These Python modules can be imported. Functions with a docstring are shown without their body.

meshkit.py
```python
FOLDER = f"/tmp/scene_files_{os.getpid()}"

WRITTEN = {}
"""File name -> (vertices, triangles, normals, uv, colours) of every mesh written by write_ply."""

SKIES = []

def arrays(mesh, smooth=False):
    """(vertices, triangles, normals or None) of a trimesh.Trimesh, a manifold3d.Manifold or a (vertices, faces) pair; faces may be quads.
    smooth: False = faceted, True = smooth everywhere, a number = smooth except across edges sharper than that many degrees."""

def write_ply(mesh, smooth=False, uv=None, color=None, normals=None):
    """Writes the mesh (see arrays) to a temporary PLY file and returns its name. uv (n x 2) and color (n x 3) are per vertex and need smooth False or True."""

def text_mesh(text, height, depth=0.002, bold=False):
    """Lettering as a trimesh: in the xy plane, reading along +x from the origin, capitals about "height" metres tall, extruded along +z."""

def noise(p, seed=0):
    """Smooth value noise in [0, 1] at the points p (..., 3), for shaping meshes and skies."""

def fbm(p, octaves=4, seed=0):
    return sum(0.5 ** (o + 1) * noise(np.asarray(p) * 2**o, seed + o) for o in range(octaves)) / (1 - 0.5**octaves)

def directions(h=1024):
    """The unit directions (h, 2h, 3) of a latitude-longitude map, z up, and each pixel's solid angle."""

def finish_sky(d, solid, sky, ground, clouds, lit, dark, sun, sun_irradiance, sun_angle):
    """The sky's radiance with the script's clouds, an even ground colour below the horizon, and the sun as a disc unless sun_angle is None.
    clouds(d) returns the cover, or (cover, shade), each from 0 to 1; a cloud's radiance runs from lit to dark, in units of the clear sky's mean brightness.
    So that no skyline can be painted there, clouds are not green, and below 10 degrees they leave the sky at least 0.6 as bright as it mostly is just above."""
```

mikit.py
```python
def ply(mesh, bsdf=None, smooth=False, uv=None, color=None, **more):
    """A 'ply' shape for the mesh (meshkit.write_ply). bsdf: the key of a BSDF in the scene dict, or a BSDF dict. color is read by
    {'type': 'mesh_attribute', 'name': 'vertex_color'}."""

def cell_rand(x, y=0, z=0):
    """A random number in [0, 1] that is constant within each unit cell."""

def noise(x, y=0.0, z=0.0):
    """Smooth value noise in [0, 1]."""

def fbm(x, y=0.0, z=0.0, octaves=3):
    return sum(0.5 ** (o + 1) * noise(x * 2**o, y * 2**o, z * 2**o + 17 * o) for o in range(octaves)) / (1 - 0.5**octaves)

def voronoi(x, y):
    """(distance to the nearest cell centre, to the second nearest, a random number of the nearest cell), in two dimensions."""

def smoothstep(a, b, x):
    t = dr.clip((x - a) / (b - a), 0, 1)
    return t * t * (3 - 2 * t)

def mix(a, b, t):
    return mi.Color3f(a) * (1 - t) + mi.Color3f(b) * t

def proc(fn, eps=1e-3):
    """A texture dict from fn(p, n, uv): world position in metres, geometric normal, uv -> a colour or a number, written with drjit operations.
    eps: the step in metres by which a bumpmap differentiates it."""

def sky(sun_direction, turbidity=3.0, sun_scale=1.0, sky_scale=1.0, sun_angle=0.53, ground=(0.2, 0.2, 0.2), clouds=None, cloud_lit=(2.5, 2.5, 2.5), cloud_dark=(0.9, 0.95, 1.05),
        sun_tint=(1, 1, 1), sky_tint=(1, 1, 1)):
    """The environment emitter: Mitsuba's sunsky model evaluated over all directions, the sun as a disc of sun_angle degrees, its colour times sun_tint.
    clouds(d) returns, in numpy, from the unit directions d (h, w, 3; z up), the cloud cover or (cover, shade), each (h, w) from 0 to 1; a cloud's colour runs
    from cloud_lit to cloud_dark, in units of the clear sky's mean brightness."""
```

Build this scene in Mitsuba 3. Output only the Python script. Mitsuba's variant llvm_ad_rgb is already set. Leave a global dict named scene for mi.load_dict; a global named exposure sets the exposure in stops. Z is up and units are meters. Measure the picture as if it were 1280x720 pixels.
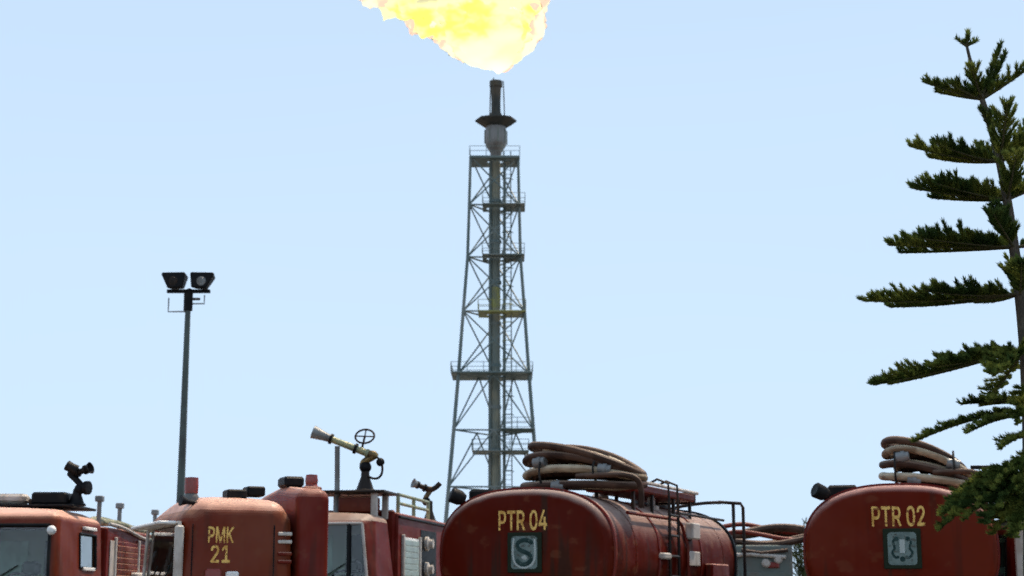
import math, random
import numpy as np, trimesh, manifold3d as m3, drjit as dr, mitsuba as mi
import mikit, meshkit
from mikit import proc, noise, fbm, smoothstep, mix

# ---------------------------------------------------------------- camera, sky, exposure
random.seed(7); rng = np.random.default_rng(7)
T = mi.ScalarTransform4f
EYE = 1.7
PITCH = math.atan(0.1935)
scene, labels = {}, {}
scene['camera'] = {'type': 'thinlens', 'fov': 35.49, 'fov_axis': 'x', 'near_clip': 0.1, 'far_clip': 9000.0,
                   'aperture_radius': 0.0040, 'focus_distance': 6.0,
                   'to_world': T().look_at(origin=[0, 0, EYE], target=[0, math.cos(PITCH), EYE + math.sin(PITCH)], up=[0, 0, 1])}
scene['sky'] = mikit.sky([0.34, 0.33, 0.92], turbidity=3.0, sun_scale=1.0, sky_scale=1.0, sky_tint=(1.0, 1.0, 1.0),
                         clouds=lambda d: 0.92 - 0.45 * np.clip(d[..., 2], 0, 1) ** 1.5 + 0.06 * (meshkit.fbm(d * np.array([2.0, 2.0, 5.0]), 3) - 0.5),
                         cloud_lit=(2.42, 3.10, 3.85), cloud_dark=(2.2, 2.9, 3.6), ground=(0.12, 0.11, 0.10))
exposure = 1.65

# ---------------------------------------------------------------- materials
def principled(color, rough=0.5, metal=0.0, spec=0.5, coat=0.0, two=True):
    b = {'type': 'principled', 'base_color': color if isinstance(color, dict) else {'type': 'rgb', 'value': list(color)},
         'roughness': rough, 'metallic': metal, 'specular': spec}
    if coat: b['clearcoat'] = coat; b['clearcoat_gloss'] = 0.85
    return {'type': 'twosided', 'b': b} if two else b
def dusty(a, b, lo=0.42, hi=0.75, s=3.0, streak=True, dust_sheen=None, worn=None, runs=0.0):
    """paint colour a worn and dusted towards b in uneven patches and vertical run marks"""
    def fn(p, n, uv):
        t = smoothstep(lo, hi, fbm(p.x * s, p.y * s, p.z * s * 0.6, 4))
        if worn is not None:
            w = smoothstep(0.60, 0.70, fbm(p.x * 26, p.y * 26, p.z * 26, 3))
            return mix(mix(a, b, t), worn, w * 0.8)
        if streak:
            t = t + 0.30 * smoothstep(0.55, 0.8, noise(p.x * 16, p.y * 16, p.z * 0.9))
        t = t + 0.12 * noise(p.x * 60, p.y * 60, p.z * 60)
        c = mix(a, b, dr.clip(t, 0, 1))
        if runs:        # rust and dirt runs
            q = smoothstep(0.56, 0.74, fbm(p.x * 9, p.y * 9, p.z * 0.55, 3)) * smoothstep(0.30, 0.62, noise(p.x * 2.1, p.y * 2.1, p.z * 1.4))
            c = mix(c, (0.035, 0.016, 0.010), runs * q)
            c = mix(c, (0.19, 0.075, 0.035), runs * 0.35 * smoothstep(0.62, 0.74, fbm(p.x * 5.3 + 7, p.y * 5.3, p.z * 5.3, 4)))
        if dust_sheen:      # dust on upward faces, with sunlit highlight and sheen painted in
            c = mix(c, dust_sheen, 0.85 * smoothstep(0.12, 0.85, n.z + 0.25 * (fbm(p.x * 7, p.y * 7, p.z * 7, 3) - 0.5)))
        return c
    return proc(fn)
MAT = {
    'red_paint': principled(dusty((0.120, 0.0065, 0.0028), (0.140, 0.016, 0.008), dust_sheen=(.40, .20, .15), runs=.6), 0.45, 0, 0.06, 0.3),
    'tank_paint': principled(dusty((0.084, 0.0062, 0.0018), (0.104, 0.014, 0.005), 0.45, 0.8, 1.6, dust_sheen=(.42, .31, .265), runs=.8), 0.45, 0, 0.02, 0.12),
    'tank_paint_bright': principled(dusty((0.112, 0.0085, 0.0022), (0.130, 0.016, 0.006), 0.45, 0.8, 1.3, dust_sheen=(.50, .29, .25), runs=.6), 0.45, 0, 0.02, 0.12),
    'brown_red_paint': principled(dusty((0.138, 0.0175, 0.005), (0.158, 0.033, 0.013), 0.4, 0.75, 2.0, dust_sheen=(.50, .26, .17), runs=.5), 0.45, 0, 0.06, 0.3),
    'roof_paint': principled(dusty((0.24, 0.050, 0.022), (0.32, 0.11, 0.065), 0.35, 0.7, 4.0, False, dust_sheen=(.72, .42, .31)), 0.42, 0, 0.1, 0.3),  # paler than the cab red: chalking plus the sunlit pink painted in
    'pale_trim': principled(dusty((0.48, 0.43, 0.38), (0.33, 0.27, 0.22), 0.45, 0.75, 6.0), 0.5),
    'faded_roof': principled(dusty((0.30, 0.19, 0.14), (0.38, 0.28, 0.22), 0.4, 0.7, 4.0, False), 0.5, 0, .2),
    'white_paint': principled(dusty((0.75, 0.73, 0.70), (0.55, 0.5, 0.45), 0.5, 0.8, 5.0, False), 0.4),
    'yellow_letter': principled(dusty((0.74, 0.46, 0.13), (0.52, 0.27, 0.06), 0.45, 0.7, 14.0, worn=(.16, .03, .01)), 0.5, 0, .2),
    'yellow_rail': principled(dusty((0.26, 0.25, 0.07), (0.15, 0.16, 0.10), 0.4, 0.7, 1.2), 0.5),
    'black': principled(dusty((0.006, 0.006, 0.007), (0.016, 0.014, 0.013), 0.5, 0.8, 9.0, False), 0.5, 0, 0.12),
    'rubber': principled(dusty((0.018, 0.017, 0.016), (0.06, 0.052, 0.045), 0.5, 0.8, 7.0, False), 0.8, 0, 0.2),
    'dark_metal': principled(dusty((0.022, 0.018, 0.016), (0.05, 0.028, 0.018), 0.45, 0.75, 6.0, False), 0.5, 0.3, 0.2),
    'grey_steel': principled(dusty((0.22, 0.23, 0.23), (0.13, 0.12, 0.11), 0.45, 0.75, 2.0), 0.5, 0.3),
    'mast_steel': principled(dusty((0.075, 0.095, 0.088), (0.05, 0.055, 0.05), 0.45, 0.75, 2.0), 0.5, 0.1, 0.3),
    'tower_steel': principled(dusty((0.115, 0.155, 0.150), (0.19, 0.21, 0.195), 0.4, 0.7, 0.6), 0.55, 0.1, 0.3),
    'riser_steel': principled(dusty((0.15, 0.175, 0.155), (0.25, 0.235, 0.17), 0.4, 0.7, 0.5), 0.55, 0.1, 0.3),
    'drum_steel': principled(dusty((0.21, 0.20, 0.19), (0.13, 0.105, 0.09), 0.4, 0.7, 0.8), 0.5, 0.2),
    'burnt_steel': principled(dusty((0.03, 0.035, 0.035), (0.09, 0.07, 0.05), 0.4, 0.7, 0.9), 0.7, 0.2),
    'hose': principled(dusty((0.38, 0.29, 0.19), (0.16, 0.095, 0.055), 0.4, 0.65, 4.0, False, dust_sheen=(.62, .52, .38)), 0.6, 0, 0.15),
    'hose_dark': principled(dusty((0.030, 0.014, 0.009), (0.075, 0.038, 0.024), 0.4, 0.7, 5.0, False, dust_sheen=(.22, .15, .11)), 0.6, 0, 0.15),
    'hose_green': principled(dusty((0.15, 0.16, 0.10), (0.30, 0.28, 0.20), 0.4, 0.7, 6.0, False), 0.7, 0, 0.3),
    'green_metal': principled(dusty((0.19, 0.23, 0.15), (0.33, 0.29, 0.14), 0.4, 0.7, 9.0, False), 0.45, 0.2),
    'brass': principled(dusty((0.30, 0.20, 0.07), (0.10, 0.07, 0.035), 0.4, 0.65, 9.0), 0.5, 0.5),
    'plate_green': principled(dusty((0.13, 0.18, 0.168), (0.075, 0.115, 0.105), 0.4, 0.7, 9.0, worn=(.05, .05, .035)), 0.5),
    'mark_green': principled(dusty((0.014, 0.036, 0.034), (0.03, 0.06, 0.055), 0.4, 0.7, 9.0, worn=(.09, .12, .11)), 0.5, 0, .1),
    'mark_pale': principled((0.35, 0.39, 0.37), 0.5),
    'frame_green': principled((0.014, 0.022, 0.012), 0.5, 0, .1),
    'shutter': principled(dusty((0.36, 0.45, 0.41), (0.28, 0.33, 0.30), 0.4, 0.7, 4.0), 0.4, 0.3),
    'truck_grey': principled(dusty((0.13, 0.16, 0.145), (0.16, 0.14, 0.12), 0.4, 0.7, 1.5), 0.5, 0, .15),
    'seat': principled((0.05, 0.055, 0.05), 0.8),
    'cab_lining': principled((0.40, 0.43, 0.37), 0.8),
    'red_lens': principled((0.20, 0.02, 0.012), 0.25, 0, 0.5, 0.6),
    'lamp_glass': principled((0.75, 0.77, 0.78), 0.1, 0, 0.6, 0.5),
    'bark': principled(dusty((0.065, 0.055, 0.045), (0.12, 0.10, 0.075), 0.4, 0.7, 12.0, False), 0.9, 0, 0.2),
    'twig': principled((0.07, 0.065, 0.035), 0.9, 0, 0.2),
    'asphalt': principled(dusty((0.10, 0.095, 0.088), (0.16, 0.15, 0.135), 0.35, 0.75, 0.5, False), 0.9, 0, 0.3),
    'glass': {'type': 'thindielectric', 'int_ior': 1.5, 'specular_transmittance': {'type': 'rgb', 'value': [0.70, 0.88, 0.80]}},
}
def leaf(a, b):
    return {'type': 'twosided', 'b': principled(proc(lambda p, n, uv: mix(a, b, smoothstep(0.35, 0.7, fbm(p.x * 5, p.y * 5, p.z * 5, 3)))), 0.6, 0, 0.3, two=False)}
def thin_leaf(a, b):
    return {'type': 'principledthin', 'base_color': proc(lambda p, n, uv: mix(a, b, smoothstep(0.35, 0.7, fbm(p.x * 5, p.y * 5, p.z * 5, 3)))),
            'roughness': 0.6, 'diff_trans': 0.5, 'spec_trans': 0.0, 'eta': 1.4}
MAT['needle'] = thin_leaf((0.050, 0.085, 0.024), (0.19, 0.215, 0.045))
MAT['needle_sunlit'] = thin_leaf((0.085, 0.125, 0.030), (0.21, 0.235, 0.055))  # lighter needle colour that paints in the sunlit sprays
MAT['bush_leaf'] = thin_leaf((0.06, 0.08, 0.035), (0.10, 0.11, 0.05))
for k in ('tank_paint', 'tank_paint_bright', 'red_paint', 'brown_red_paint'):       # shallow dents and orange peel
    MAT[k] = {'type': 'twosided', 'b': {'type': 'bumpmap', 'tex': proc(lambda p, n, uv: 0.05 * fbm(p.x * 1.7, p.y * 1.7, p.z * 1.7, 2) + 0.004 * fbm(p.x * 9, p.y * 9, p.z * 9, 3), eps=0.01), 'scale': 1.0, 'b': MAT[k]['b']}}
for k, v in MAT.items(): scene['mat_' + k] = v

# ---------------------------------------------------------------- helpers
def numbered(k):
    if k not in taken: taken.add(k); return k
    i = 1
    while f'{k}_{i:03d}' in taken: i += 1
    k = f'{k}_{i:03d}'; taken.add(k); return k
taken, place = set(), {}
I4 = np.eye(4)
def frame(origin, x_axis=(1, 0), roll=None):
    """ground frame: local x along x_axis (level), z up"""
    x = np.array([x_axis[0], x_axis[1], 0.0]); x /= np.linalg.norm(x)
    M = np.eye(4); M[:3, 0] = x; M[:3, 1] = [-x[1], x[0], 0]; M[:3, 3] = (list(origin) + [0, 0])[:3]
    return M
def thing(name, label, cat, M=I4, group=None, **more):
    k = numbered(name); place[k] = M
    labels[k] = {'label': label, 'category': cat, **more}
    if group: labels[k]['group'] = group
    return k
def obj(name, mesh, mat, parent=None, smooth=35, label=None, kind=None, **more):
    k = numbered(f'{parent}__{name}' if parent else name)
    root = parent.split('__')[0] if parent else k
    d = mikit.ply(mesh, 'mat_' + mat, smooth=smooth, **more) if not isinstance(mesh, dict) else {**mesh, 'bsdf': {'type': 'ref', 'id': 'mat_' + mat}}
    M = place.get(root)
    if M is not None: d['to_world'] = T(M.tolist())
    scene[k] = d
    if label or kind:
        labels[k] = {**({'label': label} if label else {}), **({'kind': kind} if kind else {})}
    return k
def tri(man):
    m = man.to_mesh(); return trimesh.Trimesh(np.array(m.vert_properties[:, :3]), np.array(m.tri_verts), process=False)
def man(t): return m3.Manifold(m3.Mesh(np.asarray(t.vertices, np.float32), np.asarray(t.faces, np.uint32)))
def cat(*ms): return trimesh.util.concatenate([m for m in ms if m is not None])
def box(x0, x1, y0, y1, z0, z1, c=0.012):
    c = min(c, (x1 - x0) * .3, (y1 - y0) * .3, (z1 - z0) * .3)
    P = []
    for x, sx in ((x0, 1), (x1, -1)):
        for y, sy in ((y0, 1), (y1, -1)):
            for z, sz in ((z0, 1), (z1, -1)):
                P += [(x, y + sy * c, z + sz * c), (x + sx * c, y, z + sz * c), (x + sx * c, y + sy * c, z)]
    return tri(m3.Manifold.hull_points(np.array(P)))
def rhull(pts, seg=20):
    """convex hull of spheres (x, y, z, r)"""
    s = [m3.Manifold.sphere(r, seg).translate((x, y, z)) for x, y, z, r in pts]
    return m3.Manifold.batch_hull(s)
def resample(pts, n):
    pts = np.asarray(pts, float); t = np.linspace(0, 1, len(pts))
    from scipy.interpolate import CubicSpline
    return CubicSpline(t, pts)(np.linspace(0, 1, n))
def tube(pts, r, n=8, closed=False):
    pts = np.asarray(pts, float); N = len(pts); r = np.broadcast_to(np.asarray(r, float), (N,))
    tg = np.roll(pts, -1, 0) - np.roll(pts, 1, 0) if closed else np.gradient(pts, axis=0)
    tg /= np.maximum(np.linalg.norm(tg, axis=1, keepdims=True), 1e-9)
    a = np.array([0, 0, 1.0]) if abs(tg[0, 2]) < .9 else np.array([1.0, 0, 0])
    u = np.cross(tg[0], a); u /= np.linalg.norm(u); U = []
    for t in tg:
        u = u - t * (u @ t); u /= max(np.linalg.norm(u), 1e-9); U.append(u)
    U = np.array(U); V = np.cross(tg, U)
    th = np.arange(n) / n * 2 * np.pi
    v = (pts[:, None] + r[:, None, None] * (np.cos(th)[None, :, None] * U[:, None] + np.sin(th)[None, :, None] * V[:, None])).reshape(-1, 3)
    f = []
    M = N if closed else N - 1
    for i in range(M):
        j = (i + 1) % N
        for k in range(n):
            a_, b_, c_, d_ = i * n + k, i * n + (k + 1) % n, j * n + (k + 1) % n, j * n + k
            f += [(a_, b_, c_), (a_, c_, d_)]
    if not closed:
        v = np.vstack([v, pts[:1], pts[-1:]]); s, e = len(v) - 2, len(v) - 1
        for k in range(n):
            f += [(s, (k + 1) % n, k), (e, (N - 1) * n + k, (N - 1) * n + (k + 1) % n)]
    return trimesh.Trimesh(v, np.array(f)[:, ::-1] if False else np.array(f), process=False)
def rod(a, b, r, n=8): return tube([a, b], r, n)
def beam(a, b, w):
    """square bar from a to b"""
    return tube([a, b], w * 0.7071, 4)
def lathe(prof, n=24):
    """(radius, z) profile about z"""
    return trimesh.creation.revolve(np.array(prof, float), sections=n)
def put(mesh, at=(0, 0, 0), toward=None):
    """moves a mesh built along +z so that its z axis points toward"""
    m = mesh.copy()
    if toward is not None:
        m.apply_transform(trimesh.geometry.align_vectors([0, 0, 1], np.asarray(toward, float) / np.linalg.norm(toward)))
    m.apply_translation(at); return m
def lettering(text, h, squeeze, bold=True):
    m = meshkit.text_mesh(text, h, 0.004, bold=bold)
    m.apply_translation(-(m.bounds[0] + m.bounds[1]) / 2 * [1, 1, 0]); m.apply_scale([squeeze, 1, 1]); return m

# ---------------------------------------------------------------- ground
g = trimesh.Trimesh([(-4000, -1500, 0), (4000, -1500, 0), (4000, 6500, 0), (-4000, 6500, 0)], [(0, 1, 2), (0, 2, 3)], process=False)
obj('ground', g, 'asphalt', smooth=False); labels['ground'] = {'label': 'dusty grey asphalt yard on which the fire vehicles are parked', 'category': 'ground', 'kind': 'structure'}

# ---------------------------------------------------------------- flare stack
def flare_stack():
    t = thing('flare_stack', 'tall lattice gas flare stack with burning tip behind the fire trucks', 'flare tower', frame((-1.36, 120.0)))
    H = [(0, 8.1), (4.9, 7.3), (9.7, 6.56), (13.9, 5.9), (18.14, 5.26), (22.9, 4.62), (27.1, 4.02), (31.2, 3.82), (35.0, 3.66)]
    def corner(i, z):
        w = np.interp(z, [h for h, _ in H], [w_ for _, w_ in H])
        c = [(-.5, -.30), (.5, -.22), (0.06, .55)][i]
        return np.array([c[0] * w, c[1] * w, z])
    for i in range(3):
        r = np.interp([h for h, _ in H], [0, 35], [.165, .105])
        obj('leg', tube([corner(i, h) for h, _ in H], r, 8), 'tower_steel', t)
        obj('footing', box(*(corner(i, 0)[0] + np.array([-.5, .5])), *(corner(i, 0)[1] + np.array([-.5, .5])), 0, .35, .05), 'grey_steel', t)
    for b in range(len(H) - 1):
        z0, z1 = H[b][0], H[b + 1][0]; zm = (z0 + z1) / 2
        for i in range(3):
            j = (i + 1) % 3
            obj('girt', rod(corner(i, z1), corner(j, z1), .065, 6), 'tower_steel', t)
            mid = (corner(i, zm) + corner(j, zm)) / 2
            obj('brace', rod(corner(i, z0), (corner(i, z1) + corner(j, z1)) / 2 if b < 4 else corner(j, z1), .06, 6), 'tower_steel', t)
            obj('brace', rod(corner(j, z0), (corner(i, z1) + corner(j, z1)) / 2 if b < 4 else corner(i, z1), .06, 6), 'tower_steel', t)
    # riser pipe and second smaller pipe
    obj('riser_pipe', lathe([(0, 0), (.36, 0), (.36, 35.3), (0, 35.3)], 16).apply_translation((.10, .3, 0)), 'riser_steel', t)
    obj('pilot_pipe', rod((.78, .1, 0), (.78, .1, 35), .12, 8), 'tower_steel', t)
    obj('steam_pipe', rod((-.30, .1, 0), (-.30, .1, 35.4), .12, 8), 'tower_steel', t)
    for z0, z1 in ((23.4, 25.0),): obj('painted_band', lathe([(.355, z0), (.375, z0), (.375, z1), (.355, z1)], 16).apply_translation((.10, .3, 0)), 'yellow_rail', t)
    for z in np.arange(3, 35, 3.2):
        obj('pipe_clamp', lathe([(.36, -.12), (.45, -.12), (.45, .12), (.36, .12)], 16).apply_translation((.10, .3, z)), 'tower_steel', t)
    # ladder with cage
    L = thing_part = None
    rails = cat(*[beam((1.15 + s * .25, -.6, 0.2), (1.0 + s * .25, -.5, 35.6), .06) for s in (-1, 1)])
    lad = obj('ladder', rails, 'tower_steel', t)
    obj('rungs', cat(*[rod((.9 - .004 * z, -.59 + .003 * z, z), (1.4 - .004 * z, -.59 + .003 * z, z), .02, 5) for z in np.arange(.5, 35.3, .35)]), 'tower_steel', lad, kind='stuff')
    for z in np.arange(2.5, 35, 1.4):
        th = np.linspace(-np.pi, 0, 9)
        obj('cage_hoop', tube([(1.13 - .004 * z + .42 * math.cos(a), -.6 + .55 * math.sin(a), z) for a in th], .035, 5), 'yellow_rail' if 19 < z < 26 else 'tower_steel', lad)
    # platforms: grating plates with toe boards and rails
    def platform(x0, x1, y0, y1, z, th=.12, rail=1.1, mat='tower_steel', hole=True):
        parts = man(box(x0, x1, y0, y1, z - th, z, .02))
        parts = parts - m3.Manifold.cylinder(3, .75, .75, 16).translate((.1, .3, z - 1.5))
        p = obj('platform', tri(parts), mat, t)
        if rail:
            c = [(x0, y0), (x1, y0), (x1, y1), (x0, y1)]
            rl = []
            for k in range(4):
                a, b = np.array(c[k]), np.array(c[(k + 1) % 4])
                for hh in (rail * .5, rail): rl.append(rod((*a, z + hh), (*b, z + hh), .022, 5))
                n = max(1, int(np.linalg.norm(b - a) / 1.2))
                for q in range(n): rl.append(rod((*(a + (b - a) * q / n), z), (*(a + (b - a) * q / n), z + rail), .025, 5))
            obj('guard_rail', cat(*rl), mat, p)
    platform(-1.9, 1.95, -1.3, 1.6, 35.05, .18, .75)
    platform(-3.2, 2.9, -2.0, 2.4, 18.25, .13, .7)
    platform(-.9, 2.35, -1.5, 1.2, 31.25, .08, .8)
    platform(-.9, 2.3, -1.5, 1.2, 27.3, .10, .8)
    platform(-1.2, 2.4, -1.5, 1.3, 22.95, .12, .8, 'yellow_rail')
    platform(.5, 3.0, -2.0, .9, 14.0, .08, .8)
    platform(-1.6, 2.6, -1.8, 1.5, 12.4, .08, .8)
    # molecular seal drum, wind deck and tip
    c = (.10, .3, 0)
    obj('seal_drum', lathe([(0, 35.1), (.40, 35.1), (.44, 35.7), (.76, 36.2), (.86, 36.5), (.86, 37.3), (.74, 37.9), (.55, 38.4), (0, 38.4)], 28).apply_translation(c), 'drum_steel', t)
    for k in range(8):
        a = k * np.pi / 4 + .2
        obj('drum_rib', beam((c[0] + .87 * math.cos(a), c[1] + .87 * math.sin(a), 36.4), (c[0] + .87 * math.cos(a), c[1] + .87 * math.sin(a), 37.5), .07), 'riser_steel', t)
    obj('top_deck', lathe([(.5, 37.75), (.95, 37.8), (1.62, 38.22), (1.62, 38.33), (.5, 38.36)], 8).apply_translation(c), 'burnt_steel', t)
    obj('flare_tip', lathe([(0, 38.3), (.50, 38.3), (.46, 38.8), (.37, 39.0), (.36, 39.8), (.40, 40.9), (.42, 41.0), (.50, 41.05), (.50, 41.5), (.44, 41.52), (.50, 41.1), (0, 41.1)], 24).apply_translation(c), 'burnt_steel', t)
    for a in (0.4, 2.3, 4.4):
        obj('pilot_burner', rod((c[0] + .75 * math.cos(a), c[1] + .75 * math.sin(a), 38.3), (c[0] + .62 * math.cos(a), c[1] + .62 * math.sin(a), 41.6), .05, 6), 'burnt_steel', t)
flare_stack()

def flame():
    F = thing('flame', 'pale yellow gas flame blown to the left above the flare tip', 'flame', frame((-1.2, 120.2)))
    def body(chain, seed, amp, edge=.22, passes=((.7, .6), (1.7, .32), (4.0, .14))):
        ms = []
        for (a, b) in zip(chain[:-1], chain[1:]):
            ms.append(m3.Manifold.batch_hull([m3.Manifold.sphere(q[3], 20).translate(q[:3]) for q in (a, b)]))
        b = m3.Manifold.batch_boolean(ms, m3.OpType.Add).refine_to_length(edge)
        t = tri(b); t.merge_vertices(); trimesh.smoothing.filter_taubin(t, iterations=14)
        v = np.array(t.vertices); n = np.array(t.vertex_normals)
        grow = np.clip((v[:, 2] - 42.2) / 3.0, .12, 1)
        for k, (s, a_) in enumerate(passes):
            q = v * np.array([s, s, s * .75]) + 11.3 * k
            v = v + n * ((meshkit.fbm(q, 3, seed + k) - .5) * 2 * a_ * amp * grow)[:, None]
        return trimesh.Trimesh(v, t.faces, process=False)
    def emit(fn): return {'type': 'area', 'radiance': proc(fn)}
    B = 0.44
    def main(p, n, uv):
        q = fbm(p.x * .30 + 3.1, p.y * .4, p.z * .55, 4)
        h = smoothstep(43.2, 45.0, p.z)
        base = mix((1.0, .985, .44), (.99, .95, .15), smoothstep(.50, .68, q) * (0.25 + .75 * h))
        base = mix(base, (1.03, 1.02, .56), smoothstep(.50, .74, fbm(p.x * .25 + 9, p.y * .3, p.z * .35 + 5, 3)))
        base = mix(base, (.50, .46, .30), smoothstep(.56, .66, fbm(p.x * .45 + 4.2, p.y * .45, p.z * .6 + 2, 3)) * smoothstep(46.8, 47.8, p.z))
        base = mix(base, (1.05, 1.03, .72), 1 - smoothstep(42.2, 43.4, p.z))
        return base * B
    def rim(p, n, uv):
        q = fbm(p.x * .8, p.y * .8, p.z * .8, 3)
        return mix((.90, .56, .40), (1.0, .90, .58), smoothstep(.4, .6, q)) * B
    def part(name, mesh, fn, parent, label=None):
        lo, hi = mesh.bounds
        k = obj(name, mesh, 'black', parent, smooth=True, label=label, uv=((mesh.vertices - lo) / (hi - lo))[:, [0, 2]]); scene[k]['emitter'] = emit(fn); return k
    m = cat(body([(.15, 0, 42.35, .28), (.2, 0, 43.7, 1.35), (-.5, 0, 45.7, 3.1), (-2.0, .5, 49.5, 4.8), (-6, 1, 56, 5.2)], 3, 2.1),
            body([(.1, 0, 43.4, .7), (-2.9, -.2, 45.3, 1.25), (-5.9, 0, 47.4, 1.4), (-9.5, .5, 50.3, 1.7), (-13, 1, 54, 2.2)], 9, 2.1))
    k = part('blaze', m, main, F)
    part('orange_tongue', body([(-8.6, -.3, 48.0, .45), (-9.8, -.3, 48.55, .85), (-11.4, -.2, 50.0, .95), (-13.5, 0, 52.3, 1.0)], 21, .8, .2), rim, F, 'pinkish orange tongue at the left edge of the flame')
    part('fringe', body([(-.5, 1.2, 43.4, .3), (-3.2, 1.1, 45.2, 1.1), (-6.0, 1.2, 47.3, 1.35), (-9.6, 1.6, 50.3, 1.7), (-13, 2, 53.6, 2.0)], 41, 2.2), rim, F, 'peach fringe along the lower left edge of the flame')
    part('fringe', body([(.6, 1.6, 43.2, .4), (1.5, 1.6, 44.6, .9), (1.7, 2.0, 47.5, 2.2), (1.0, 2, 52, 3.5)], 47, 1.5), rim, F, 'peach fringe at the right edge of the flame')
flame()

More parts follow.
